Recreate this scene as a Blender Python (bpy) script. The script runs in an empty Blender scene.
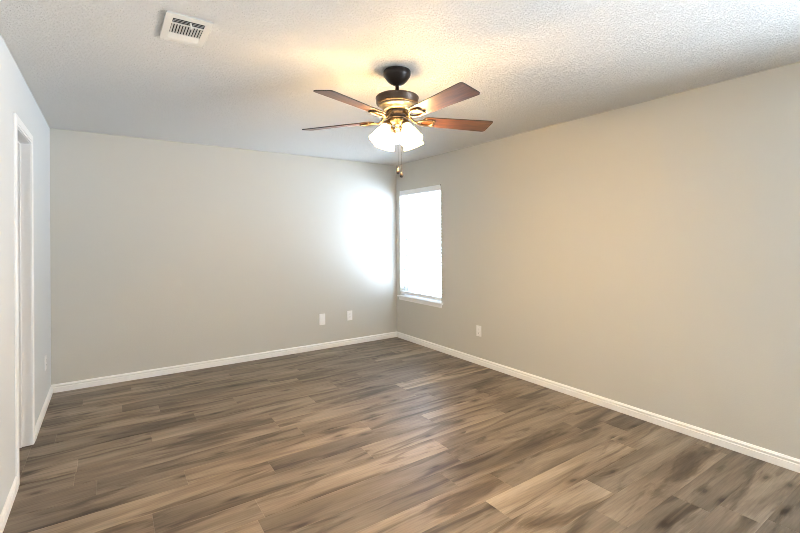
import bpy, bmesh, math, random
from math import sin, cos, pi, radians as R
from mathutils import Vector, Matrix

random.seed(7)
S = bpy.context.scene
COL = S.collection

# ------------------------------------------------------------------ camera
RX, LX, BY, FY, H = 3.393, -0.438, 5.065, -1.45, 2.44      # right / left / back / front wall planes, ceiling
YAW, ROLL = 0.5988, -0.006
cd = bpy.data.cameras.new('camera')
cam = bpy.data.objects.new('camera', cd)
COL.objects.link(cam)
cd.sensor_width = 36.0
cd.lens = 427.98 / 800 * 36
cd.shift_y = -28.76 / 800
cd.clip_start = 0.02
_d = Vector((sin(YAW), cos(YAW), 0)); _r = Vector((cos(YAW), -sin(YAW), 0)); _u = Vector((0, 0, 1))
_cx = _r * cos(ROLL) + _u * sin(ROLL)
_cy = -_r * sin(ROLL) + _u * cos(ROLL)
_cz = -_d
M4 = Matrix(((_cx.x, _cy.x, _cz.x, 0), (_cx.y, _cy.y, _cz.y, 0), (_cx.z, _cy.z, _cz.z, 1.4095), (0, 0, 0, 1)))
cam.matrix_world = M4
S.camera = cam

# ------------------------------------------------------------------ light and exposure
SKY_STRENGTH = 8.0
SKY_COLOR = (0.58, 0.78, 1.06)                # pale sky
GROUND_GLOW = (2.1, 2.45, 2.95)            # unseen ground below the horizon, brightened to throw light up to the ceiling
LAMP_STRENGTH = 30.0
LAMP_COLOR = (1.0, 0.68, 0.31)
S.view_settings.view_transform = 'Standard'
S.view_settings.look = 'None'
S.view_settings.gamma = 1.0
S.view_settings.use_curve_mapping = False
S.view_settings.exposure = 1.28
w = bpy.data.worlds.new('overcast_sky')
S.world = w
w.use_nodes = True
_nt = w.node_tree
bg = _nt.nodes['Background']
bg.inputs['Strength'].default_value = SKY_STRENGTH
_tc = _nt.nodes.new('ShaderNodeTexCoord'); _sp = _nt.nodes.new('ShaderNodeSeparateXYZ')
_nt.links.new(_tc.outputs['Generated'], _sp.inputs[0])
_rm = _nt.nodes.new('ShaderNodeMapRange'); _rm.inputs[1].default_value = -0.25; _rm.inputs[2].default_value = 0.12
_nt.links.new(_sp.outputs['Z'], _rm.inputs[0])
_mx = _nt.nodes.new('ShaderNodeMix'); _mx.data_type = 'RGBA'
_mx.inputs[6].default_value = (*GROUND_GLOW, 1); _mx.inputs[7].default_value = (*SKY_COLOR, 1)
_nt.links.new(_rm.outputs[0], _mx.inputs[0]); _nt.links.new(_mx.outputs[2], bg.inputs['Color'])

W1 = (4.075, 4.978, 0.600, 2.066)          # window in view: y0, y1, z0, z1
W2 = (-1.38, -0.12, 0.15, 1.980)           # second window, beyond the frame on the same wall




def portal(win):
    l = bpy.data.lights.new('window_portal', 'AREA')
    l.shape = 'RECTANGLE'; l.size = win[1] - win[0]; l.size_y = win[3] - win[2]
    l.cycles.is_portal = True
    o = bpy.data.objects.new('window_portal', l)
    COL.objects.link(o)
    o.location = (RX + 0.13, (win[0] + win[1]) / 2, (win[2] + win[3]) / 2)
    o.rotation_euler = (R(90), 0, R(90))     # local -Z looks along -X, into the room


portal(W1); portal(W2)
S.cycles.use_denoising = True
S.cycles.filter_width = 0.9
S.cycles.sample_clamp_indirect = 8.0
S.cycles.max_bounces = 12
S.cycles.diffuse_bounces = 8

# ------------------------------------------------------------------ materials
def new_mat(name):
    m = bpy.data.materials.new(name); m.use_nodes = True
    nt = m.node_tree
    return m, nt, nt.nodes['Principled BSDF']


def N(nt, t, **kw):
    n = nt.nodes.new(t)
    for k, v in kw.items():
        if k.startswith('i_'):
            n.inputs[k[2:]].default_value = v
        else:
            setattr(n, k, v)
    return n


def simple(name, col, rough=0.5, metal=0.0, bump=0.0, scale=300.0, var=0.04):
    m, nt, b = new_mat(name)
    tc = N(nt, 'ShaderNodeTexCoord')
    no = N(nt, 'ShaderNodeTexNoise'); no.inputs['Scale'].default_value = scale; no.inputs['Detail'].default_value = 3
    nt.links.new(tc.outputs['Object'], no.inputs['Vector'])
    mx = N(nt, 'ShaderNodeMix', data_type='RGBA')
    mx.inputs[6].default_value = (*[c * (1 - var) for c in col], 1)
    mx.inputs[7].default_value = (*[min(1, c * (1 + var)) for c in col], 1)
    nt.links.new(no.outputs['Fac'], mx.inputs[0])
    nt.links.new(mx.outputs[2], b.inputs['Base Color'])
    b.inputs['Roughness'].default_value = rough
    b.inputs['Metallic'].default_value = metal
    if bump:
        bp = N(nt, 'ShaderNodeBump'); bp.inputs['Strength'].default_value = bump; bp.inputs['Distance'].default_value = 0.002
        nt.links.new(no.outputs['Fac'], bp.inputs['Height'])
        nt.links.new(bp.outputs['Normal'], b.inputs['Normal'])
    return m


WALL = simple('greige_wall_paint', (0.585, 0.570, 0.522), 0.55, bump=0.25, scale=130, var=0.015)
WALL_PALE = simple('pale_grey_wall', (0.67, 0.69, 0.69), 0.55, bump=0.25, scale=130, var=0.015)  # paler, cooler base colour, used on the left wall alone
TRIM = simple('white_trim_paint', (0.88, 0.875, 0.86), 0.35, scale=60, var=0.02)
PLASTIC = simple('white_plastic', (0.88, 0.875, 0.86), 0.35, scale=80, var=0.02)
SLOT = simple('dark_slot', (0.08, 0.075, 0.07), 0.6)
VENTW = simple('vent_enamel', (0.72, 0.69, 0.63), 0.45, scale=90, var=0.03)
DUCT = simple('duct_shade', (0.025, 0.022, 0.02), 0.9)
BLINDW = simple('blind_white', (0.85, 0.86, 0.87), 0.4, scale=90, var=0.02)
VINYL = simple('window_vinyl', (0.82, 0.83, 0.84), 0.4, scale=60, var=0.02)
CORD = simple('blind_cord', (0.36, 0.37, 0.38), 0.8)
BRONZE = simple('oil_rubbed_bronze', (0.085, 0.058, 0.040), 0.38, metal=0.6, scale=40, var=0.25)
CANOPY = simple('shaded_bronze', (0.026, 0.018, 0.014), 0.34, metal=0.4, scale=40, var=0.25)  # same metal as the motor; the canopy's dimmer light is painted in
IRON = simple('antique_bronze', (0.17, 0.118, 0.066), 0.40, metal=1.0, scale=60, var=0.3)
BRASS = simple('antique_brass', (0.52, 0.43, 0.29), 0.38, metal=1.0, scale=50, var=0.15)
PENDW = simple('pendant_wood', (0.040, 0.020, 0.010), 0.45, scale=90, var=0.3)
RAWWOOD = simple('raw_pine', (0.42, 0.27, 0.14), 0.7, scale=90, var=0.2)


def ceiling_mat():
    m, nt, b = new_mat('popcorn_ceiling')
    tc = N(nt, 'ShaderNodeTexCoord')
    n1 = N(nt, 'ShaderNodeTexNoise'); n1.inputs['Scale'].default_value = 85; n1.inputs['Detail'].default_value = 4; n1.inputs['Roughness'].default_value = 0.65
    nt.links.new(tc.outputs['Object'], n1.inputs['Vector'])
    ma = N(nt, 'ShaderNodeMapRange', interpolation_type='SMOOTHSTEP'); ma.inputs[1].default_value = 0.40; ma.inputs[2].default_value = 0.60
    nt.links.new(n1.outputs['Fac'], ma.inputs[0])
    bp = N(nt, 'ShaderNodeBump'); bp.inputs['Strength'].default_value = 1.0; bp.inputs['Distance'].default_value = 0.008
    nt.links.new(ma.outputs[0], bp.inputs['Height']); nt.links.new(bp.outputs['Normal'], b.inputs['Normal'])
    b.inputs['Base Color'].default_value = (0.93, 0.905, 0.86, 1)
    b.inputs['Roughness'].default_value = 0.95
    b.inputs['Specular IOR Level'].default_value = 0.1
    return m


CEIL = ceiling_mat()


def floor_mat():
    m, nt, b = new_mat('vinyl_plank')
    L = nt.links.new
    uv = N(nt, 'ShaderNodeUVMap', uv_map='UVMap')
    at = N(nt, 'ShaderNodeAttribute', attribute_name='plank_tone')

    def noise(sx, sy, scale, detail, rough, dist=0.0):
        mp = N(nt, 'ShaderNodeMapping'); mp.inputs['Scale'].default_value = (sx, sy, 1)
        L(uv.outputs['UV'], mp.inputs['Vector'])
        n = N(nt, 'ShaderNodeTexNoise'); n.inputs['Scale'].default_value = scale; n.inputs['Detail'].default_value = detail
        n.inputs['Roughness'].default_value = rough; n.inputs['Distortion'].default_value = dist
        L(mp.outputs[0], n.inputs['Vector']); return n

    def ramp(src, stops):
        r = N(nt, 'ShaderNodeValToRGB'); e = r.color_ramp.elements
        while len(e) < len(stops): e.new(0.5)
        for i, (p, c) in enumerate(stops):
            e[i].position = p; e[i].color = (*c, 1) if len(c) == 3 else c
        L(src, r.inputs[0]); return r

    def mix(mode, fac, a, c):
        x = N(nt, 'ShaderNodeMix', data_type='RGBA', blend_type=mode)
        if isinstance(fac, (int, float)): x.inputs[0].default_value = fac
        else: L(fac, x.inputs[0])
        for i, s in ((6, a), (7, c)):
            if isinstance(s, tuple): x.inputs[i].default_value = (*s, 1)
            else: L(s, x.inputs[i])
        return x.outputs[2]

    big = noise(0.8, 5.0, 1.0, 4, 0.55, 0.9)           # broad brown streaks along the plank
    base = ramp(big.outputs['Fac'], [(0.30, (0.125, 0.094, 0.068)), (0.45, (0.195, 0.151, 0.111)), (0.56, (0.256, 0.206, 0.157)), (0.72, (0.330, 0.270, 0.207))])
    smoke = noise(1.5, 10.0, 1.0, 5, 0.55, 0.9)
    sr = ramp(smoke.outputs['Fac'], [(0.33, (0.34, 0.30, 0.27)), (0.42, (0.62, 0.58, 0.54)), (0.485, (0.98,) * 3), (0.68, (1.14, 1.13, 1.11))])
    base2 = mix('MULTIPLY', 1.0, base.outputs[0], sr.outputs[0])
    mid = noise(2.6, 34, 1.0, 5, 0.6, 1.4)
    mr = ramp(mid.outputs['Fac'], [(0.28, (0.62,) * 3), (0.60, (1.08,) * 3)])
    c = mix('MULTIPLY', 0.45, base2, mr.outputs[0])
    fine = noise(12, 330, 1.0, 3, 0.6)
    fr = ramp(fine.outputs['Fac'], [(0.3, (0.72,) * 3), (0.62, (1.06,) * 3)])
    c = mix('MULTIPLY', 0.35, c, fr.outputs[0])
    # knots: sparse dark spots stretched along the grain
    mp = N(nt, 'ShaderNodeMapping'); mp.inputs['Scale'].default_value = (2.3, 6.5, 1); L(uv.outputs['UV'], mp.inputs['Vector'])
    nz = noise(5, 14, 1.0, 2, 0.5)
    ad = N(nt, 'ShaderNodeVectorMath', operation='MULTIPLY_ADD'); ad.inputs[1].default_value = (0.12, 0.12, 0)
    L(nz.outputs['Color'], ad.inputs[0]); L(mp.outputs[0], ad.inputs[2])
    vo = N(nt, 'ShaderNodeTexVoronoi', voronoi_dimensions='2D'); vo.inputs['Scale'].default_value = 1.0; L(ad.outputs[0], vo.inputs['Vector'])
    kr = ramp(vo.outputs['Distance'], [(0.045, (0.16, 0.12, 0.09)), (0.075, (0.52, 0.46, 0.41)), (0.20, (1, 1, 1))])
    sep = N(nt, 'ShaderNodeSeparateColor'); L(vo.outputs['Color'], sep.inputs[0])
    gt = N(nt, 'ShaderNodeMath', operation='GREATER_THAN'); gt.inputs[1].default_value = 0.62; L(sep.outputs[0], gt.inputs[0])
    kf = N(nt, 'ShaderNodeMath', operation='MULTIPLY'); kf.inputs[1].default_value = 0.85; L(gt.outputs[0], kf.inputs[0])
    c = mix('MULTIPLY', kf.outputs[0], c, kr.outputs[0])
    # cathedral grain rings
    mp2 = N(nt, 'ShaderNodeMapping'); mp2.inputs['Scale'].default_value = (1.1, 9, 1); L(uv.outputs['UV'], mp2.inputs['Vector'])
    wv = N(nt, 'ShaderNodeTexWave', wave_type='RINGS'); wv.inputs['Scale'].default_value = 2.2; wv.inputs['Distortion'].default_value = 5.0; wv.inputs['Detail'].default_value = 2
    L(mp2.outputs[0], wv.inputs['Vector'])
    wr = ramp(wv.outputs['Fac'], [(0.0, (0.80,) * 3), (0.5, (1.03,) * 3)])
    c = mix('MULTIPLY', 0.45, c, wr.outputs[0])
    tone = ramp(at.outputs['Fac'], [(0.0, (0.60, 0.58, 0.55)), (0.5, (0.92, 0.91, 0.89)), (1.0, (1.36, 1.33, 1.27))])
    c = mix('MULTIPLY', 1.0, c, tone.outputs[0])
    L(c, b.inputs['Base Color'])
    rr = ramp(mid.outputs['Fac'], [(0.3, (0.46,) * 3), (0.7, (0.34,) * 3)])
    L(rr.outputs[0], b.inputs['Roughness'])
    bp = N(nt, 'ShaderNodeBump'); bp.inputs['Strength'].default_value = 0.25; bp.inputs['Distance'].default_value = 0.001
    L(fine.outputs['Fac'], bp.inputs['Height']); L(bp.outputs['Normal'], b.inputs['Normal'])
    b.inputs['Specular IOR Level'].default_value = 0.5
    return m


FLOOR = floor_mat()


def blade_mat():
    m, nt, b = new_mat('walnut_blade')
    L = nt.links.new
    tc = N(nt, 'ShaderNodeTexCoord')
    mp = N(nt, 'ShaderNodeMapping'); mp.inputs['Scale'].default_value = (3.5, 42, 42)
    L(tc.outputs['Object'], mp.inputs['Vector'])
    n = N(nt, 'ShaderNodeTexNoise'); n.inputs['Scale'].default_value = 1.3; n.inputs['Detail'].default_value = 5; n.inputs['Distortion'].default_value = 0.8
    L(mp.outputs[0], n.inputs['Vector'])
    r = N(nt, 'ShaderNodeValToRGB'); e = r.color_ramp.elements
    e[0].position = 0.32; e[0].color = (0.036, 0.012, 0.005, 1)
    e[1].position = 0.66; e[1].color = (0.150, 0.052, 0.017, 1)
    L(n.outputs['Fac'], r.inputs[0]); L(r.outputs[0], b.inputs['Base Color'])
    b.inputs['Roughness'].default_value = 0.42
    b.inputs['Coat Weight'].default_value = 0.35
    b.inputs['Coat Roughness'].default_value = 0.16
    return m


BLADE = blade_mat()
BLADE_EDGE = simple('blade_dark_edge', (0.03, 0.018, 0.012), 0.5)


def emit(name, col, strength, diff):
    m, nt, b = new_mat(name)
    b.inputs['Base Color'].default_value = (*diff, 1)
    b.inputs['Roughness'].default_value = 0.5
    b.inputs['Emission Color'].default_value = (*col, 1)
    b.inputs['Emission Strength'].default_value = strength
    # frosted swirl in the glass
    tc = N(nt, 'ShaderNodeTexCoord'); no = N(nt, 'ShaderNodeTexNoise'); no.inputs['Scale'].default_value = 60
    nt.links.new(tc.outputs['Object'], no.inputs['Vector'])
    bp = N(nt, 'ShaderNodeBump'); bp.inputs['Strength'].default_value = 0.1
    nt.links.new(no.outputs['Fac'], bp.inputs['Height']); nt.links.new(bp.outputs['Normal'], b.inputs['Normal'])
    return m


SHADE = emit('lit_frosted_glass', LAMP_COLOR, LAMP_STRENGTH * 0.75, (0.8, 0.78, 0.72))
nt = SHADE.node_tree
_tr = N(nt, 'ShaderNodeBsdfTransparent'); _tr.inputs[0].default_value = (1.0, 0.96, 0.9, 1)
_mx = N(nt, 'ShaderNodeMixShader'); _mx.inputs[0].default_value = 0.45
nt.links.new(_tr.outputs[0], _mx.inputs[1]); nt.links.new(nt.nodes['Principled BSDF'].outputs[0], _mx.inputs[2])
nt.links.new(_mx.outputs[0], nt.nodes['Material Output'].inputs[0])
BULB = emit('lit_bulb', LAMP_COLOR, LAMP_STRENGTH * 22, (0.9, 0.88, 0.8))


def glass_mat():
    m = bpy.data.materials.new('window_glass'); m.use_nodes = True
    nt = m.node_tree; nt.nodes.clear()
    out = N(nt, 'ShaderNodeOutputMaterial')
    tr = N(nt, 'ShaderNodeBsdfTransparent'); tr.inputs[0].default_value = (0.95, 0.97, 0.97, 1)
    gl = N(nt, 'ShaderNodeBsdfGlossy'); gl.inputs['Roughness'].default_value = 0.02
    lw = N(nt, 'ShaderNodeLayerWeight'); lw.inputs[0].default_value = 0.5
    pw = N(nt, 'ShaderNodeMath', operation='POWER'); pw.inputs[1].default_value = 4.0
    nt.links.new(lw.outputs['Facing'], pw.inputs[0])
    fr = N(nt, 'ShaderNodeMath', operation='MULTIPLY_ADD'); fr.inputs[1].default_value = 0.6; fr.inputs[2].default_value = 0.04
    nt.links.new(pw.outputs[0], fr.inputs[0])
    mx = N(nt, 'ShaderNodeMixShader')
    nt.links.new(fr.outputs[0], mx.inputs[0]); nt.links.new(tr.outputs[0], mx.inputs[1]); nt.links.new(gl.outputs[0], mx.inputs[2])
    nt.links.new(mx.outputs[0], out.inputs[0])
    return m


GLASS = glass_mat()


def screen_mat():
    m = bpy.data.materials.new('dimming_screen_mesh'); m.use_nodes = True
    nt = m.node_tree; nt.nodes.clear()
    out = N(nt, 'ShaderNodeOutputMaterial')
    tr = N(nt, 'ShaderNodeBsdfTransparent')
    df = N(nt, 'ShaderNodeBsdfDiffuse'); df.inputs[0].default_value = (0.10, 0.10, 0.10, 1)
    mx = N(nt, 'ShaderNodeMixShader'); mx.inputs[0].default_value = 0.18      # two faces of the mesh sheet: about two thirds of the light passes
    nt.links.new(tr.outputs[0], mx.inputs[1]); nt.links.new(df.outputs[0], mx.inputs[2]); nt.links.new(mx.outputs[0], out.inputs[0])
    return m


SCREEN = screen_mat()

# ------------------------------------------------------------------ mesh helpers
def bx(bm, x0, x1, y0, y1, z0, z1, bevel=0.0):
    t = bmesh.new()
    bmesh.ops.create_cube(t, size=1)
    for v in t.verts:
        v.co = Vector(((x0 + x1) / 2 + v.co.x * (x1 - x0), (y0 + y1) / 2 + v.co.y * (y1 - y0), (z0 + z1) / 2 + v.co.z * (z1 - z0)))
    if bevel:
        bmesh.ops.bevel(t, geom=list(t.edges), offset=bevel, segments=2, affect='EDGES', profile=0.5)
    join(bm, t)


def join(bm, t, mat=None):
    if mat is not None:
        t.transform(mat)
    mp = {v: bm.verts.new(v.co) for v in t.verts}
    for f in t.faces:
        try:
            nf = bm.faces.new([mp[v] for v in f.verts]); nf.material_index = f.material_index; nf.smooth = f.smooth
        except ValueError:
            pass
    t.free()


def lathe(bm, prof, seg=40, mat=None, flute=None):
    """prof: list of (radius, z); closed with caps where radius is 0"""
    t = bmesh.new(); rings = []
    for r, z in prof:
        if r < 1e-6:
            rings.append([t.verts.new((0, 0, z))])
        else:
            ring = []
            for k in range(seg):
                a = 2 * pi * k / seg
                rr = r * (1 + (flute(r, z, a) if flute else 0))
                ring.append(t.verts.new((rr * cos(a), rr * sin(a), z)))
            rings.append(ring)
    for a, b in zip(rings, rings[1:]):
        for k in range(seg):
            k2 = (k + 1) % seg
            if len(a) == 1 and len(b) == 1: continue
            if len(a) == 1: t.faces.new((a[0], b[k2], b[k]))
            elif len(b) == 1: t.faces.new((a[k], a[k2], b[0]))
            else: t.faces.new((a[k], a[k2], b[k2], b[k]))
    for f in t.faces: f.smooth = True
    bmesh.ops.recalc_face_normals(t, faces=t.faces)
    join(bm, t, mat)


def tube(bm, pts, rad, seg=10, closed=False):
    pts = [Vector(p) for p in pts]
    n = len(pts); rings = []; t = bmesh.new()
    prev = None
    for i, p in enumerate(pts):
        if closed: tan = (pts[(i + 1) % n] - pts[i - 1]).normalized()
        else: tan = (pts[min(i + 1, n - 1)] - pts[max(i - 1, 0)]).normalized()
        if prev is None:
            a = tan.cross(Vector((0, 0, 1)))
            if a.length < 1e-3: a = tan.cross(Vector((1, 0, 0)))
        else:
            a = prev - tan * prev.dot(tan)
        a.normalize(); prev = a
        b = tan.cross(a)
        r = rad[i] if isinstance(rad, (list, tuple)) else rad
        rings.append([t.verts.new(p + a * (r * cos(2 * pi * k / seg)) + b * (r * sin(2 * pi * k / seg))) for k in range(seg)])
    for i in range(n if closed else n - 1):
        A, B = rings[i], rings[(i + 1) % n]
        for k in range(seg):
            t.faces.new((A[k], A[(k + 1) % seg], B[(k + 1) % seg], B[k]))
    if not closed:
        t.faces.new(rings[0][::-1]); t.faces.new(rings[-1])
    for f in t.faces: f.smooth = True
    bmesh.ops.recalc_face_normals(t, faces=t.faces)
    join(bm, t)


def prism(bm, outline, z0, z1, mat=None, edge_index=None):
    t = bmesh.new()
    lo = [t.verts.new((x, y, z0)) for x, y in outline]; hi = [t.verts.new((x, y, z1)) for x, y in outline]
    t.faces.new(lo[::-1]); t.faces.new(hi)
    n = len(outline)
    for k in range(n):
        f = t.faces.new((lo[k], lo[(k + 1) % n], hi[(k + 1) % n], hi[k]))
        if edge_index is not None: f.material_index = edge_index
    bmesh.ops.recalc_face_normals(t, faces=t.faces)
    join(bm, t, mat)


def obj(name, bm, mats, parent=None, loc=None, kind=None, label=None):
    me = bpy.data.meshes.new(name)
    bm.to_mesh(me); bm.free()
    for m in (mats if isinstance(mats, (list, tuple)) else [mats]):
        me.materials.append(m)
    o = bpy.data.objects.new(name, me)
    COL.objects.link(o)
    if loc is not None: o.location = loc
    if parent is not None: o.parent = parent
    if kind: o['kind'] = kind
    if label: o['label'] = label
    return o


def empty(name, loc, rotz=0.0):
    o = bpy.data.objects.new(name, None)
    o.empty_display_size = 0.1
    COL.objects.link(o)
    o.location = loc; o.rotation_euler = (0, 0, rotz)
    return o


def tag(o, label, cat, group=None):
    o['label'] = label; o['category'] = cat
    if group: o['group'] = group
    return o


# ------------------------------------------------------------------ the room shell
TH = 0.15
DY0, DY1, DZ = 3.292, 3.850, 2.066        # door opening in the left wall
JT = 0.125                                # left wall thickness

bm = bmesh.new(); bx(bm, LX - JT, RX + TH, BY, BY + TH, 0, H); obj('wall_back', bm, WALL, kind='structure')
bm = bmesh.new(); bx(bm, LX - JT, RX + TH, FY - TH, FY, 0, H); obj('wall_front', bm, WALL, kind='structure')

bm = bmesh.new()
ys = [FY, W2[0], W2[1], W1[0], W1[1], BY]
bx(bm, RX, RX + TH, ys[0], ys[1], 0, H); bx(bm, RX, RX + TH, ys[2], ys[3], 0, H); bx(bm, RX, RX + TH, ys[4], ys[5], 0, H)
for wn in (W2, W1):
    bx(bm, RX, RX + TH, wn[0], wn[1], 0, wn[2] - 0.015); bx(bm, RX, RX + TH, wn[0], wn[1], wn[3], H)
obj('wall_right', bm, WALL, kind='structure')

bm = bmesh.new()
bx(bm, LX - JT, LX, FY, DY0 - 0.018, 0, H); bx(bm, LX - JT, LX, DY1 + 0.018, BY, 0, H); bx(bm, LX - JT, LX, DY0 - 0.018, DY1 + 0.018, DZ + 0.018, H)
obj('wall_left', bm, WALL_PALE, kind='structure')

# ceiling: finely gridded and roughened so that the popcorn breaks the line along the walls
def ceiling():
    from mathutils import noise as mn
    bm = bmesh.new()
    x0, x1, y0, y1 = LX - 0.02, RX + 0.02, FY - 0.02, BY + 0.02
    st = 0.022
    nx, ny = int((x1 - x0) / st), int((y1 - y0) / st)
    rows = []
    for j in range(ny + 1):
        row = []
        for i in range(nx + 1):
            x = x0 + (x1 - x0) * i / nx; y = y0 + (y1 - y0) * j / ny
            z = H + 0.002 + 0.004 * mn.noise(Vector((x * 38, y * 38, 0.3)))
            row.append(bm.verts.new((x, y, z)))
        rows.append(row)
    for j in range(ny):
        for i in range(nx):
            f = bm.faces.new((rows[j][i], rows[j + 1][i], rows[j + 1][i + 1], rows[j][i + 1])); f.smooth = True
    bx(bm, LX - JT, RX + TH, FY - TH, BY + TH, H + 0.008, H + 0.1)
    return obj('ceiling', bm, CEIL, kind='structure')


ceiling()


# floor: one mesh of planks, each with its own grain and a tiny chamfer
def floor():
    PW, PL, Y0, G = 0.1805, 1.22, 2.7195, 0.0003
    joints = {0: 0.375, -1: 0.828, -4: 0.612, -7: 1.660, -8: 2.285, -9: 2.072, -10: 2.530, 6: -0.312, 8: 0.09, 1: 1.16, 2: -0.17, 4: 0.25, -2: 0.18, -3: 1.87}
    tones = {(0, 0.6): 0.75, (-1, 0.5): 0.75, (-4, 0.3): 0.80, (-7, 2.0): 0.85, (-8, 2.0): 0.80, (-9, 2.4): 0.72, (6, 0.2): 0.7, (-10, 2.2): 0.25, (0, 0.0): 0.35, (-4, 1.0): 0.25, (-7, 1.3): 0.3, (-8, 2.5): 0.35, (-9, 1.6): 0.4, (6, -0.37): 0.2}
    rnd = random.Random(21)
    bm = bmesh.new()
    uvl = bm.loops.layers.uv.new('UVMap')
    tl = bm.verts.layers.float.new('plank_tone')
    x0, x1 = LX, RX
    k0 = int(math.floor((FY - Y0) / PW)); k1 = int(math.ceil((BY - Y0) / PW))

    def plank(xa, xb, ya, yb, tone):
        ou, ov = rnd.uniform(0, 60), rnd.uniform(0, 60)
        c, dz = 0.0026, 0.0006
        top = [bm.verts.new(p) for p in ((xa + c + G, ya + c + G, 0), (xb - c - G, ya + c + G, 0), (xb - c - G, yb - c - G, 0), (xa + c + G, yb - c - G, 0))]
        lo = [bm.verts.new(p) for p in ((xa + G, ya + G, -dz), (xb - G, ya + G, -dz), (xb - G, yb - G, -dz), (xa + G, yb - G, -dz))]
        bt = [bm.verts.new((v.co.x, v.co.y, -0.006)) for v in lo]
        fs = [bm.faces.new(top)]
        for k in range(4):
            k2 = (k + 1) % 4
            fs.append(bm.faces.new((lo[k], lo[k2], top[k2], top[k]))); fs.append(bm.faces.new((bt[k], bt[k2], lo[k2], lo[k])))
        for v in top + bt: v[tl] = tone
        for v in lo: v[tl] = min(1.0, tone + 0.30)      # chamfer highlight painted as a paler rim on each plank
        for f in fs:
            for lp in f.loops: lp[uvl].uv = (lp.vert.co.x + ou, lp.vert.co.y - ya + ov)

    for k in range(k0, k1):
        ya, yb = max(FY, Y0 + k * PW), min(BY, Y0 + (k + 1) * PW)
        if yb - ya < 0.006: continue
        j = joints.get(k, rnd.uniform(0, PL))
        xs = j - math.ceil((j - x0) / PL) * PL
        while xs < x1:
            xa, xb = max(x0, xs), min(x1, xs + PL)
            if xb - xa > 0.006:
                tone = rnd.betavariate(2.2, 2.2)
                for (kk, xx), tv in tones.items():
                    if kk == k and xa <= xx < xb: tone = tv
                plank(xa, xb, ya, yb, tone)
            xs += PL
    # planks run on through the door opening and into the little room behind it
    for k in range(k0, k1):
        ya, yb = max(2.75, Y0 + k * PW), min(4.45, Y0 + (k + 1) * PW)
        if yb - ya > 0.006: 
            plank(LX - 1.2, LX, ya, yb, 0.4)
    bx(bm, LX - 1.2, RX + TH, FY - TH, BY + TH, -0.10, -0.006)
    o = obj('floor', bm, FLOOR, kind='structure')
    return o


floor()

# little room behind the door opening
bm = bmesh.new()
bx(bm, LX - 1.3, LX - 1.2, 2.65, 4.55, 0, H)
obj('wall_closet_back', bm, WALL, kind='structure')
bm = bmesh.new(); bx(bm, LX - 1.2, LX - JT, 2.65, 2.75, 0, H); obj('wall_closet_near', bm, WALL, kind='structure')
bm = bmesh.new(); bx(bm, LX - 1.2, LX - JT, 4.45, 4.55, 0, H); obj('wall_closet_far', bm, WALL, kind='structure')
bm = bmesh.new(); bx(bm, LX - 1.3, LX - JT, 2.65, 4.55, H, H + 0.1); obj('ceiling_closet', bm, CEIL, kind='structure')


# baseboards: profile swept along a wall
BP = [(0.0, 0.0), (0.0125, 0.0), (0.0125, 0.044), (0.0075, 0.048), (0.0075, 0.052), (0.0115, 0.056), (0.0115, 0.064), (0.007, 0.069), (0.004, 0.074), (0.0, 0.076)]


def baseboard(name, p0, p1, nrm):
    bm = bmesh.new()
    A = [bm.verts.new((p0[0] + nrm[0] * d, p0[1] + nrm[1] * d, z)) for d, z in BP]
    B = [bm.verts.new((p1[0] + nrm[0] * d, p1[1] + nrm[1] * d, z)) for d, z in BP]
    n = len(BP)
    for k in range(n):
        bm.faces.new((A[k], A[(k + 1) % n], B[(k + 1) % n], B[k]))
    bm.faces.new(A[::-1]); bm.faces.new(B)
    bmesh.ops.recalc_face_normals(bm, faces=bm.faces)
    return obj(name, bm, TRIM, kind='structure')


CW = 0.066
baseboard('baseboard_back', (LX, BY), (RX, BY), (0, -1))
baseboard('baseboard_right', (RX, FY), (RX, BY), (-1, 0))
baseboard('baseboard_left', (LX, FY), (LX, DY0 - CW), (1, 0))
baseboard('baseboard_left_far', (LX, DY1 + CW), (LX, BY), (1, 0))
baseboard('baseboard_front', (LX, FY), (RX, FY), (0, 1))


# door opening: jambs, stop and moulded casing
def doorway():
    root = empty('door_1', (LX, (DY0 + DY1) / 2, 0)); root['kind'] = 'structure'
    ox, oy = LX, (DY0 + DY1) / 2

    def add(name, bm, mat=TRIM):
        for v in bm.verts: v.co -= Vector((ox, oy, 0))
        return obj(name, bm, mat, root)
    bm = bmesh.new()
    bx(bm, LX - JT - 0.002, LX + 0.002, DY0 - 0.018, DY0, 0.004, DZ + 0.018); bx(bm, LX - JT - 0.002, LX + 0.002, DY1, DY1 + 0.018, 0.004, DZ + 0.018)
    bx(bm, LX - JT - 0.002, LX + 0.002, DY0, DY1, DZ, DZ + 0.018)
    add('door_jamb', bm)
    bm = bmesh.new()
    for (a, b, c, d) in ((DY0, DY0 + 0.011, 0.004, DZ), (DY1 - 0.011, DY1, 0.004, DZ), (DY0 + 0.011, DY1 - 0.011, DZ - 0.011, DZ)):
        bx(bm, LX - 0.085, LX - 0.050, a, b, c, d, 0.002)
    add('door_stop', bm)

    def casing(sx, s):                     # moulded in three steps, mitred by overlap
        bm = bmesh.new()
        for off0, off1, d in ((0.004, 0.020, 0.009), (0.020, 0.048, 0.0115), (0.048, CW, 0.010)):
            xa, xb = (sx, sx + s * d) if s > 0 else (sx + s * d, sx)
            bx(bm, xa, xb, DY0 - off1, DY0 - off0, 0.002, DZ + off1, 0.0015)
            bx(bm, xa, xb, DY1 + off0, DY1 + off1, 0.002, DZ + off1, 0.0015)
            bx(bm, xa, xb, DY0 - off0, DY1 + off0, DZ + off0, DZ + off1, 0.0015)
        return bm
    add('door_casing', casing(LX, 1))
    add('door_casing', casing(LX - JT, -1))
    return root


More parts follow.
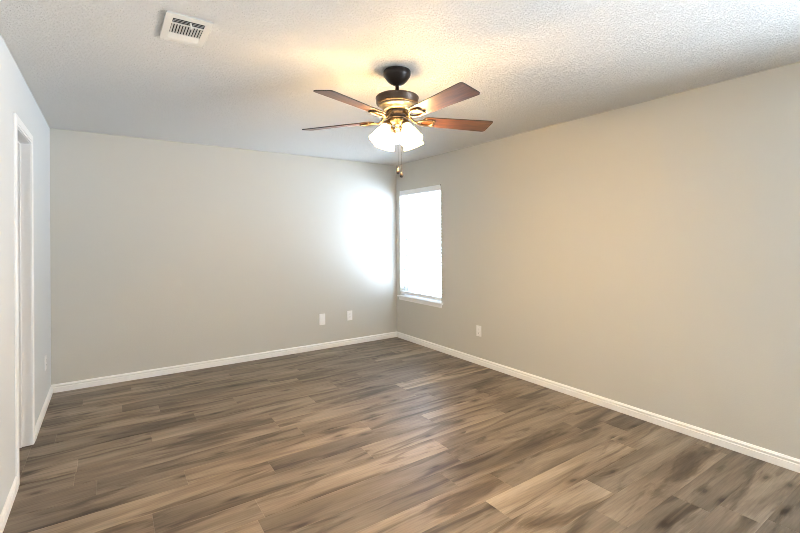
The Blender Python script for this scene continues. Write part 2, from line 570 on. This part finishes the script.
doorway()
bm = bmesh.new(); bx(bm, LX + 0.0005, LX + 0.0120, DY1 + CW + 0.0002, DY1 + CW + 0.0016, 0.001, 0.030); obj('trim_1', bm, RAWWOOD, kind='structure')


# ------------------------------------------------------------------ windows
def window(name, wn, screen=False):
    y0, y1, z0, z1 = wn
    root = empty(name, (RX, (y0 + y1) / 2, z0)); root['kind'] = 'structure'
    org = Vector((RX, (y0 + y1) / 2, z0))

    def add(nm, bm, mat, parent=root):
        for v in bm.verts: v.co -= org
        return obj(nm, bm, mat, parent)
    fx0, fx1 = RX + 0.085, RX + 0.145
    bm = bmesh.new(); t = 0.03
    bx(bm, fx0, fx1, y0, y0 + t, z0, z1, 0.003); bx(bm, fx0, fx1, y1 - t, y1, z0, z1, 0.003)
    bx(bm, fx0, fx1, y0 + t, y1 - t, z0, z0 + t, 0.003); bx(bm, fx0, fx1, y0 + t, y1 - t, z1 - t, z1, 0.003)
    add('window_frame', bm, VINYL)
    zm = (z0 + z1) / 2 - 0.02
    for nm, za, zb, xa, xb in (('lower_sash', z0 + t, zm + 0.02, fx0 + 0.006, fx0 + 0.028), ('upper_sash', zm - 0.02, z1 - t, fx0 + 0.031, fx0 + 0.053)):
        bm = bmesh.new(); s = 0.034
        bx(bm, xa, xb, y0 + t, y0 + t + s, za, zb, 0.002); bx(bm, xa, xb, y1 - t - s, y1 - t, za, zb, 0.002)
        bx(bm, xa, xb, y0 + t + s, y1 - t - s, za, za + s, 0.002); bx(bm, xa, xb, y0 + t + s, y1 - t - s, zb - s, zb, 0.002)
        so = add(nm, bm, VINYL)
        bm = bmesh.new(); bx(bm, (xa + xb) / 2 - 0.002, (xa + xb) / 2 + 0.002, y0 + t + s - 0.004, y1 - t - s + 0.004, za + s - 0.004, zb - s + 0.004)
        add('pane', bm, GLASS, so)
    if screen:
        bm = bmesh.new(); bx(bm, fx1 - 0.004, fx1 - 0.003, y0 + t, y1 - t, z0 + t, z1 - t)
        add('dimming_screen', bm, SCREEN)  # insect screen added over both sashes to dim the daylight
    # stool with rounded nose and horns, apron with a groove
    bm = bmesh.new()
    bx(bm, RX, RX + 0.085, y0 + 0.0005, y1 - 0.0005, z0 - 0.015, z0 + 0.001)
    bx(bm, RX - 0.032, RX, y0 - 0.035, y1 + 0.035, z0 - 0.015, z0 + 0.001, 0.004)
    add('window_stool', bm, TRIM)
    bm = bmesh.new()
    bx(bm, RX - 0.012, RX, y0 - 0.012, y1 + 0.012, z0 - 0.033, z0 - 0.0152, 0.002)
    bx(bm, RX - 0.009, RX, y0 - 0.012, y1 + 0.012, z0 - 0.060, z0 - 0.033, 0.002)
    add('window_apron', bm, TRIM)
    return root


window('window_1', W1, True)
window('window_2', W2)


def blind(wn, label):
    y0, y1, z0, z1 = wn
    ym = (y0 + y1) / 2
    root = empty('window_blind', (RX + 0.035, ym, z1))
    tag(root, label, 'blind')
    org = Vector((RX + 0.035, ym, z1))

    def add(nm, bm, mat, parent=root):
        for v in bm.verts: v.co -= org
        return obj(nm, bm, mat, parent)
    a, b = y0 + 0.006, y1 - 0.006
    bm = bmesh.new()
    bx(bm, RX + 0.012, RX + 0.060, a + 0.004, b - 0.004, z1 - 0.045, z1 - 0.001, 0.002)
    add('headrail', bm, BLINDW)
    bm = bmesh.new()
    bx(bm, RX + 0.001, RX + 0.008, a, b, z1 - 0.072, z1 - 0.002, 0.002)
    bx(bm, RX + 0.0, RX + 0.001, a, b, z1 - 0.012, z1 - 0.004); bx(bm, RX + 0.0, RX + 0.001, a, b, z1 - 0.070, z1 - 0.062)
    add('valance', bm, BLINDW)
    bm = bmesh.new(); bx(bm, RX - 0.001, RX + 0.010, a - 0.002, a + 0.008, z1 - 0.014, z1 - 0.001, 0.001)
    add('valance_clip', bm, SLOT)
    bm = bmesh.new()
    n = 33; zt, zb = z1 - 0.085, z0 + 0.098
    tilt = R(-22)
    for i in range(n):
        z = zt + (zb - zt) * i / (n - 1)
        pts = [(-0.0245, -0.001), (-0.012, 0.0012), (0, 0.002), (0.012, 0.0012), (0.0245, -0.001), (0.0245, -0.0035), (0, -0.0005), (-0.0245, -0.0035)]
        va, vb = [], []
        for px, pz in pts:
            X = RX + 0.036 + px * cos(tilt) - pz * sin(tilt); Z = z + px * sin(tilt) + pz * cos(tilt)
            va.append(bm.verts.new((X, a + 0.004, Z))); vb.append(bm.verts.new((X, b - 0.004, Z)))
        m = len(pts)
        for k in range(m): bm.faces.new((va[k], va[(k + 1) % m], vb[(k + 1) % m], vb[k]))
        bm.faces.new(va[::-1]); bm.faces.new(vb)
    bmesh.ops.recalc_face_normals(bm, faces=bm.faces)
    add('slats', bm, BLINDW)
    bm = bmesh.new(); bx(bm, RX + 0.012, RX + 0.060, a + 0.004, b - 0.004, z0 + 0.022, z0 + 0.062, 0.004)
    add('bottom_rail', bm, BLINDW)
    for yy in (a + 0.15, b - 0.15):
        bm = bmesh.new()
        for xx in (RX + 0.0095, RX + 0.0625):
            tube(bm, [(xx, yy, z1 - 0.05), (xx, yy, z0 + 0.035)], 0.0022, 6)
        for i in range(n):
            z = zt + (zb - zt) * i / (n - 1) - 0.0055
            tube(bm, [(RX + 0.0095, yy, z - 0.003), (RX + 0.0625, yy, z + 0.004)], 0.0022, 5)
        tube(bm, [(RX + 0.036, yy + 0.008, z1 - 0.05), (RX + 0.036, yy + 0.008, z0 + 0.04)], 0.001, 6)
        add('ladder_cord', bm, CORD)
    return root


blind(W1, 'white horizontal slat blind lowered over the sunlit window')


# ------------------------------------------------------------------ ceiling fan
FC = Vector((1.481, 2.192, H))
fan = empty('ceiling_fan', FC)
tag(fan, 'dark bronze five-blade ceiling fan with lit glass shades hanging from the ceiling', 'ceiling fan')


def zz(z): return z - H


bm = bmesh.new()
lathe(bm, [(0, zz(2.4405)), (0.080, zz(2.4405)), (0.084, zz(2.435)), (0.084, zz(2.412)), (0.081, zz(2.405)), (0.074, zz(2.395)), (0.060, zz(2.376)), (0.044, zz(2.362)), (0.026, zz(2.353)), (0.018, zz(2.349)), (0, zz(2.349))], 48)
obj('canopy', bm, CANOPY, fan)
bm = bmesh.new()
lathe(bm, [(0, zz(2.352)), (0.0115, zz(2.352)), (0.0115, zz(2.305)), (0.022, zz(2.302)), (0.024, zz(2.290)), (0, zz(2.290))], 24)
obj('downrod', bm, BRONZE, fan)
bm = bmesh.new()
lathe(bm, [(0, zz(2.296)), (0.05, zz(2.294)), (0.110, zz(2.286)), (0.128, zz(2.280)), (0.133, zz(2.274)), (0.1335, zz(2.268)), (0.130, zz(2.264)), (0.130, zz(2.240)), (0.126, zz(2.232)), (0.117, zz(2.228)), (0, zz(2.228))], 64)
obj('motor_housing', bm, BRONZE, fan)
bm = bmesh.new()
lathe(bm, [(0, zz(2.2285)), (0.112, zz(2.2285)), (0.114, zz(2.223)), (0.106, zz(2.217)), (0.098, zz(2.213)), (0.092, zz(2.203)), (0.088, zz(2.196)), (0.080, zz(2.191)), (0, zz(2.190))], 64)
obj('motor_trim_ring', bm, BRASS, fan)
bm = bmesh.new()
lathe(bm, [(0, zz(2.191)), (0.068, zz(2.191)), (0.071, zz(2.186)), (0.071, zz(2.172)), (0.062, zz(2.168)), (0.060, zz(2.150)), (0.066, zz(2.146)), (0.066, zz(2.141)), (0.05, zz(2.139)), (0, zz(2.139))], 48)
obj('switch_housing', bm, BRONZE, fan)
bm = bmesh.new()
lathe(bm, [(0, zz(2.140)), (0.058, zz(2.140)), (0.060, zz(2.134)), (0.052, zz(2.124)), (0.040, zz(2.117)), (0.026, zz(2.111)), (0, zz(2.109))], 40)
obj('light_fitter', bm, IRON, fan)
bm = bmesh.new()
lathe(bm, [(0, zz(2.112)), (0.020, zz(2.110)), (0.017, zz(2.102)), (0.012, zz(2.094)), (0.015, zz(2.086)), (0.012, zz(2.076)), (0.006, zz(2.068)), (0, zz(2.066))], 28)
obj('finial', bm, BRASS, fan)

TILT = 0.0222


def blade_z(x, y):            # the whole blade ring hangs a touch out of level
    return TILT * (-y)


def rounded(pts, rad, seg=5):
    out = []; n = len(pts)
    for i in range(n):
        p, a, b = Vector(pts[i]), Vector(pts[i - 1]), Vector(pts[(i + 1) % n])
        r = rad[i]
        u, v = (a - p).normalized(), (b - p).normalized()
        for k in range(seg + 1):
            t = k / seg
            q0, q1 = p + u * r, p + v * r
            q = q0 * (1 - t) ** 2 + p * 2 * t * (1 - t) + q1 * t ** 2
            out.append((q.x, q.y))
    return out


PITCH = R(-12.4)
for k in range(5):
    th = R(54 + 72 * k + 1.67)
    zoff = zz(2.140)
    base = Matrix.Rotation(th, 4, 'Z')
    # small tilt of the whole ring, then the blade's pitch about its own length
    ring_tilt = Matrix.Rotation(math.atan(-TILT), 4, 'X')
    mw = Matrix.Translation((0, 0, zoff)) @ ring_tilt @ base @ Matrix.Rotation(PITCH, 4, 'X')
    bm = bmesh.new()
    ol = rounded([(0.165, -0.052), (0.636, -0.0715), (0.636, 0.0715), (0.165, 0.052)], [0.030, 0.022, 0.022, 0.030])
    prism(bm, ol, -0.003, 0.003, edge_index=1)
    b = obj('blade', bm, [BLADE, BLADE_EDGE], fan)
    b.matrix_local = mw
    # blade iron: neck from the hub, open scroll loop under the blade, two screws
    bm = bmesh.new()
    tube(bm, [(0.058, 0, 0.034), (0.075, 0, 0.030), (0.090, 0, 0.014), (0.105, 0, -0.004), (0.122, 0, -0.012), (0.138, 0, -0.011)], [0.013, 0.011, 0.009, 0.008, 0.008, 0.008], 10)
    loop = []
    for i in range(28):
        a = 2 * pi * i / 28
        x = 0.185 - 0.052 * cos(a); y = 0.034 * sin(a) * (0.72 + 0.28 * (1 - cos(a)) / 2 * 2)
        loop.append((x, y, -0.0105 + 0.0025 * (1 - cos(a)) / 2))
    tube(bm, loop, 0.0062, 10, closed=True)
    for sy in (-1, 1):                    # curled tips of the scroll
        tube(bm, [(0.228, 0.030 * sy, -0.009), (0.240, 0.026 * sy, -0.010), (0.243, 0.016 * sy, -0.011), (0.236, 0.011 * sy, -0.010), (0.230, 0.014 * sy, -0.009)], [0.006, 0.0055, 0.005, 0.0045, 0.004], 8)
    ir = obj('blade_iron', bm, IRON, fan)
    ir.matrix_local = mw
    for (sx, sy) in ((0.180, 0.036), (0.180, -0.036), (0.238, 0.0)):
        bm = bmesh.new()
        lathe(bm, [(0, -0.0062), (0.006, -0.0062), (0.006, -0.0030), (0, -0.0030)], 12)
        obj('screw', bm, BRASS, ir, loc=(sx, sy, 0))

CAMDIR = math.atan2(-FC.y, -FC.x)
for k in range(4):
    az = CAMDIR + R(45 + 90 * k - 6)
    tl = R(27)
    ax = Vector((sin(tl) * cos(az), sin(tl) * sin(az), -cos(tl)))
    neck = Vector((0.078 * cos(az), 0.078 * sin(az), zz(2.100)))
    rot = Vector((0, 0, 1)).rotation_difference(ax).to_matrix().to_4x4()
    mw = Matrix.Translation(neck) @ rot
    bm = bmesh.new()
    lathe(bm, [(0, -0.022), (0.012, -0.020), (0.021, -0.012), (0.026, 0.0), (0.028, 0.014), (0.026, 0.015), (0.0, 0.004)], 28)
    tube(bm, [(0, 0, -0.016), (0, 0, -0.030)], 0.009, 12)
    s = obj('lamp_socket', bm, IRON, fan); s.matrix_local = mw
    bm = bmesh.new()
    pr = [(0.024, 0.008), (0.026, 0.020), (0.033, 0.036), (0.043, 0.058), (0.050, 0.078), (0.056, 0.098), (0.062, 0.115), (0.067, 0.125)]
    pin = [(r - 0.003, z) for r, z in pr]
    lathe(bm, pr + pin[::-1] + [pr[0]], 48, None, flute=lambda r, z, a: 0.035 * max(0, (z - 0.03) / 0.11) * cos(a * 12))
    sh = obj('lamp_shade', bm, SHADE, fan); sh.matrix_local = mw
    bm = bmesh.new()
    lathe(bm, [(0, 0.006), (0.012, 0.008), (0.013, 0.022), (0.016, 0.034), (0.0255, 0.056), (0.0262, 0.062), (0, 0.062)], 24)
    bb = obj('bulb', bm, PLASTIC, sh)
    bm = bmesh.new()
    lathe(bm, [(0, 0.0622), (0.0262, 0.0622), (0.0262, 0.068), (0.0235, 0.078), (0.0165, 0.087), (0.008, 0.091), (0, 0.092)], 24)
    obj('lit_dome', bm, BULB, bb)

for (dx, dy, zb) in ((-0.0277, -0.0477, 1.795), (-0.0084, -0.0548, 1.774)):
    bm = bmesh.new()
    n = 48
    z0 = zz(2.120); z1 = zz(zb)
    tube(bm, [(dx * 0.9, dy * 0.9, z0 + 0.012), (dx, dy, z0), (dx, dy, z1 + 0.03)], 0.0007, 6)
    for i in range(60):
        lathe(bm, [(0, -0.0014), (0.0014, 0), (0, 0.0014)], 6, Matrix.Translation((dx, dy, z0 + (z1 + 0.03 - z0) * i / 59)))
    ch = obj('pull_chain', bm, IRON, fan)
    bm = bmesh.new()
    lathe(bm, [(0, 0.034), (0.004, 0.033), (0.005, 0.027), (0.010, 0.018), (0.0115, 0.010), (0.009, 0.003), (0.005, 0.0), (0, 0.0)], 18)
    obj('pendant', bm, PENDW, ch, loc=(dx, dy, z1))


# ------------------------------------------------------------------ ceiling register
def vent():
    x0, x1, y0, y1 = 0.222, 0.424, 2.182, 2.490
    root = empty('ceiling_vent', ((x0 + x1) / 2, (y0 + y1) / 2, H))
    tag(root, 'cream metal ceiling vent with louvres and a lever', 'vent')
    org = Vector(((x0 + x1) / 2, (y0 + y1) / 2, H))

    def add(nm, bm, mat, parent=root):
        for v in bm.verts: v.co -= org
        return obj(nm, bm, mat, parent)
    zf = H - 0.007                      # face plane
    gx0, gx1, gy0, gy1 = x0 + 0.032, x1 - 0.032, y0 + 0.038, y1 - 0.038
    bm = bmesh.new()
    bx(bm, x0, x1, y0, gy0, zf, zf + 0.003, 0.001); bx(bm, x0, x1, gy1, y1, zf, zf + 0.003, 0.001)
    bx(bm, x0, gx0, gy0, gy1, zf, zf + 0.003, 0.001); bx(bm, gx1, x1, gy0, gy1, zf, zf + 0.003, 0.001)
    for (a, b, c, d) in ((x0, x0 + 0.002, y0, y1), (x1 - 0.002, x1, y0, y1), (x0, x1, y0, y0 + 0.002), (x0, x1, y1 - 0.002, y1)):
        bx(bm, a, b, c, d, zf + 0.001, H + 0.0005)
    s1, s2 = gy0 + 0.056, gy1 - 0.062
    bx(bm, gx0, gx1, s1 - 0.004, s1 + 0.004, zf, zf + 0.003); bx(bm, gx0, gx1, s2 - 0.004, s2 + 0.004, zf, zf + 0.003)
    add('vent_frame', bm, VENTW)
    bm = bmesh.new(); bx(bm, gx0 - 0.01, gx1 + 0.01, gy0 - 0.01, gy1 + 0.01, H - 0.0022, H - 0.0002)  # flat dark sheet, coloured as the shade inside the duct
    add('duct_shade_sheet', bm, DUCT)

    def slat(bm, p, q, wd, ang, axis):
        m = Matrix.Translation((p + q) / 2) @ Matrix.Rotation(ang, 4, axis)
        L = (q - p).length
        t = bmesh.new()
        if axis == 'X': bx(t, -L / 2, L / 2, -wd / 2, wd / 2, -0.0005, 0.0005)
        else: bx(t, -wd / 2, wd / 2, -L / 2, L / 2, -0.0005, 0.0005)
        join(bm, t, m)
    zc = zf + 0.003
    bm = bmesh.new()
    for i in range(11):                 # middle bank: blades along y
        x = gx0 + (gx1 - gx0) * (i + 0.5) / 11
        slat(bm, Vector((x, s1 + 0.003, zc)), Vector((x, s2 - 0.003, zc)), 0.0075, R(35), 'Y')
    for i in range(4):                  # near bank: blades along x, open towards the camera
        y = gy0 + (s1 - gy0) * (i + 0.5) / 4
        slat(bm, Vector((gx0, y, zc)), Vector((gx1, y, zc)), 0.009, R(25), 'X')
    for i in range(4):                  # far bank: leans the other way
        y = s2 + (gy1 - s2) * (i + 0.5) / 4
        slat(bm, Vector((gx0, y, zc)), Vector((gx1, y, zc)), 0.017, R(-28), 'X')
    add('louvres', bm, VENTW)
    bm = bmesh.new()
    tube(bm, [((gx0 + gx1) / 2 + 0.006, gy0 + 0.018, zf + 0.004), ((gx0 + gx1) / 2 + 0.010, gy0 + 0.026, zf - 0.010), ((gx0 + gx1) / 2 + 0.014, gy0 + 0.042, zf - 0.014)], 0.0038, 8)
    add('lever', bm, VENTW)
    for yy in (y0 + 0.018, y1 - 0.018):
        bm = bmesh.new(); lathe(bm, [(0, -0.002), (0.0035, -0.0012), (0.004, 0.0005), (0, 0.0005)], 12, Matrix.Translation(((x0 + 0.015), yy, zf)))
        add('screw', bm, VENTW)


vent()


# ------------------------------------------------------------------ wall plates
def plate(kind, loc, rotz, wd, ht, label, th=0.006):
    """local frame: plate in XZ, facing -Y"""
    root = empty('wall_outlet' if kind == 'outlet' else 'wall_plate', loc, rotz)
    tag(root, label, 'outlet' if kind == 'outlet' else 'wall plate')
    bm = bmesh.new(); bx(bm, -wd / 2, wd / 2, -th, 0, -ht / 2, ht / 2, 0.0022)
    obj('cover_plate', bm, PLASTIC, root)
    if kind == 'outlet':
        for s in (-1, 1):
            bm = bmesh.new()
            ol = [(0.0165 * max(-0.88, min(0.88, cos(2 * pi * i / 24))) , 0.0145 * sin(2 * pi * i / 24)) for i in range(24)]
            prism(bm, ol, 0, 0.002, Matrix.Translation((0, -th, s * 0.0195)) @ Matrix.Rotation(R(90), 4, 'X'))
            rc = obj('receptacle', bm, PLASTIC, root)
            bm = bmesh.new()
            for xx, hh in ((-0.0065, 0.009), (0.0065, 0.0075)):
                bx(bm, xx - 0.0013, xx + 0.0013, -th - 0.0024, -th - 0.0018, s * 0.0195 + 0.001 - hh / 2 + 0.002, s * 0.0195 + 0.001 + hh / 2 + 0.002)
            bx(bm, -0.0022, 0.0022, -th - 0.0024, -th - 0.0018, s * 0.0195 - 0.0095, s * 0.0195 - 0.0055)
            obj('slots', bm, SLOT, rc)
        bm = bmesh.new(); lathe(bm, [(0, 0.0012), (0.003, 0.0006), (0.0034, 0), (0, 0)], 12, Matrix.Translation((0, -th, 0)) @ Matrix.Rotation(R(90), 4, 'X'))
        obj('screw', bm, PLASTIC, root)
    else:
        bm = bmesh.new(); bx(bm, -0.0165, 0.0165, -th - 0.0018, -th + 0.001, -0.033, 0.033, 0.0012)
        obj('insert', bm, PLASTIC, root)
        for s in (-1, 1):
            bm = bmesh.new(); lathe(bm, [(0, 0.0012), (0.003, 0.0006), (0.0034, 0), (0, 0)], 12, Matrix.Translation((0, -th, s * 0.048)) @ Matrix.Rotation(R(90), 4, 'X'))
            obj('screw', bm, PLASTIC, root)
    return root


plate('blank', (2.2465, BY, 0.377), 0, 0.080, 0.140, 'plain white wall plate without sockets on the far wall', 0.012)
plate('outlet', (2.6385, BY, 0.383), 0, 0.076, 0.126, 'white duplex outlet on the far wall beside the plain plate', 0.009)
plate('outlet', (RX, 3.4285, 0.371), R(-90), 0.074, 0.120, 'white duplex outlet on the tan wall right of the window')
plate('outlet', (LX, 4.62, 0.384), R(90), 0.074, 0.120, 'white duplex outlet seen edge-on on the wall beyond the doorway')
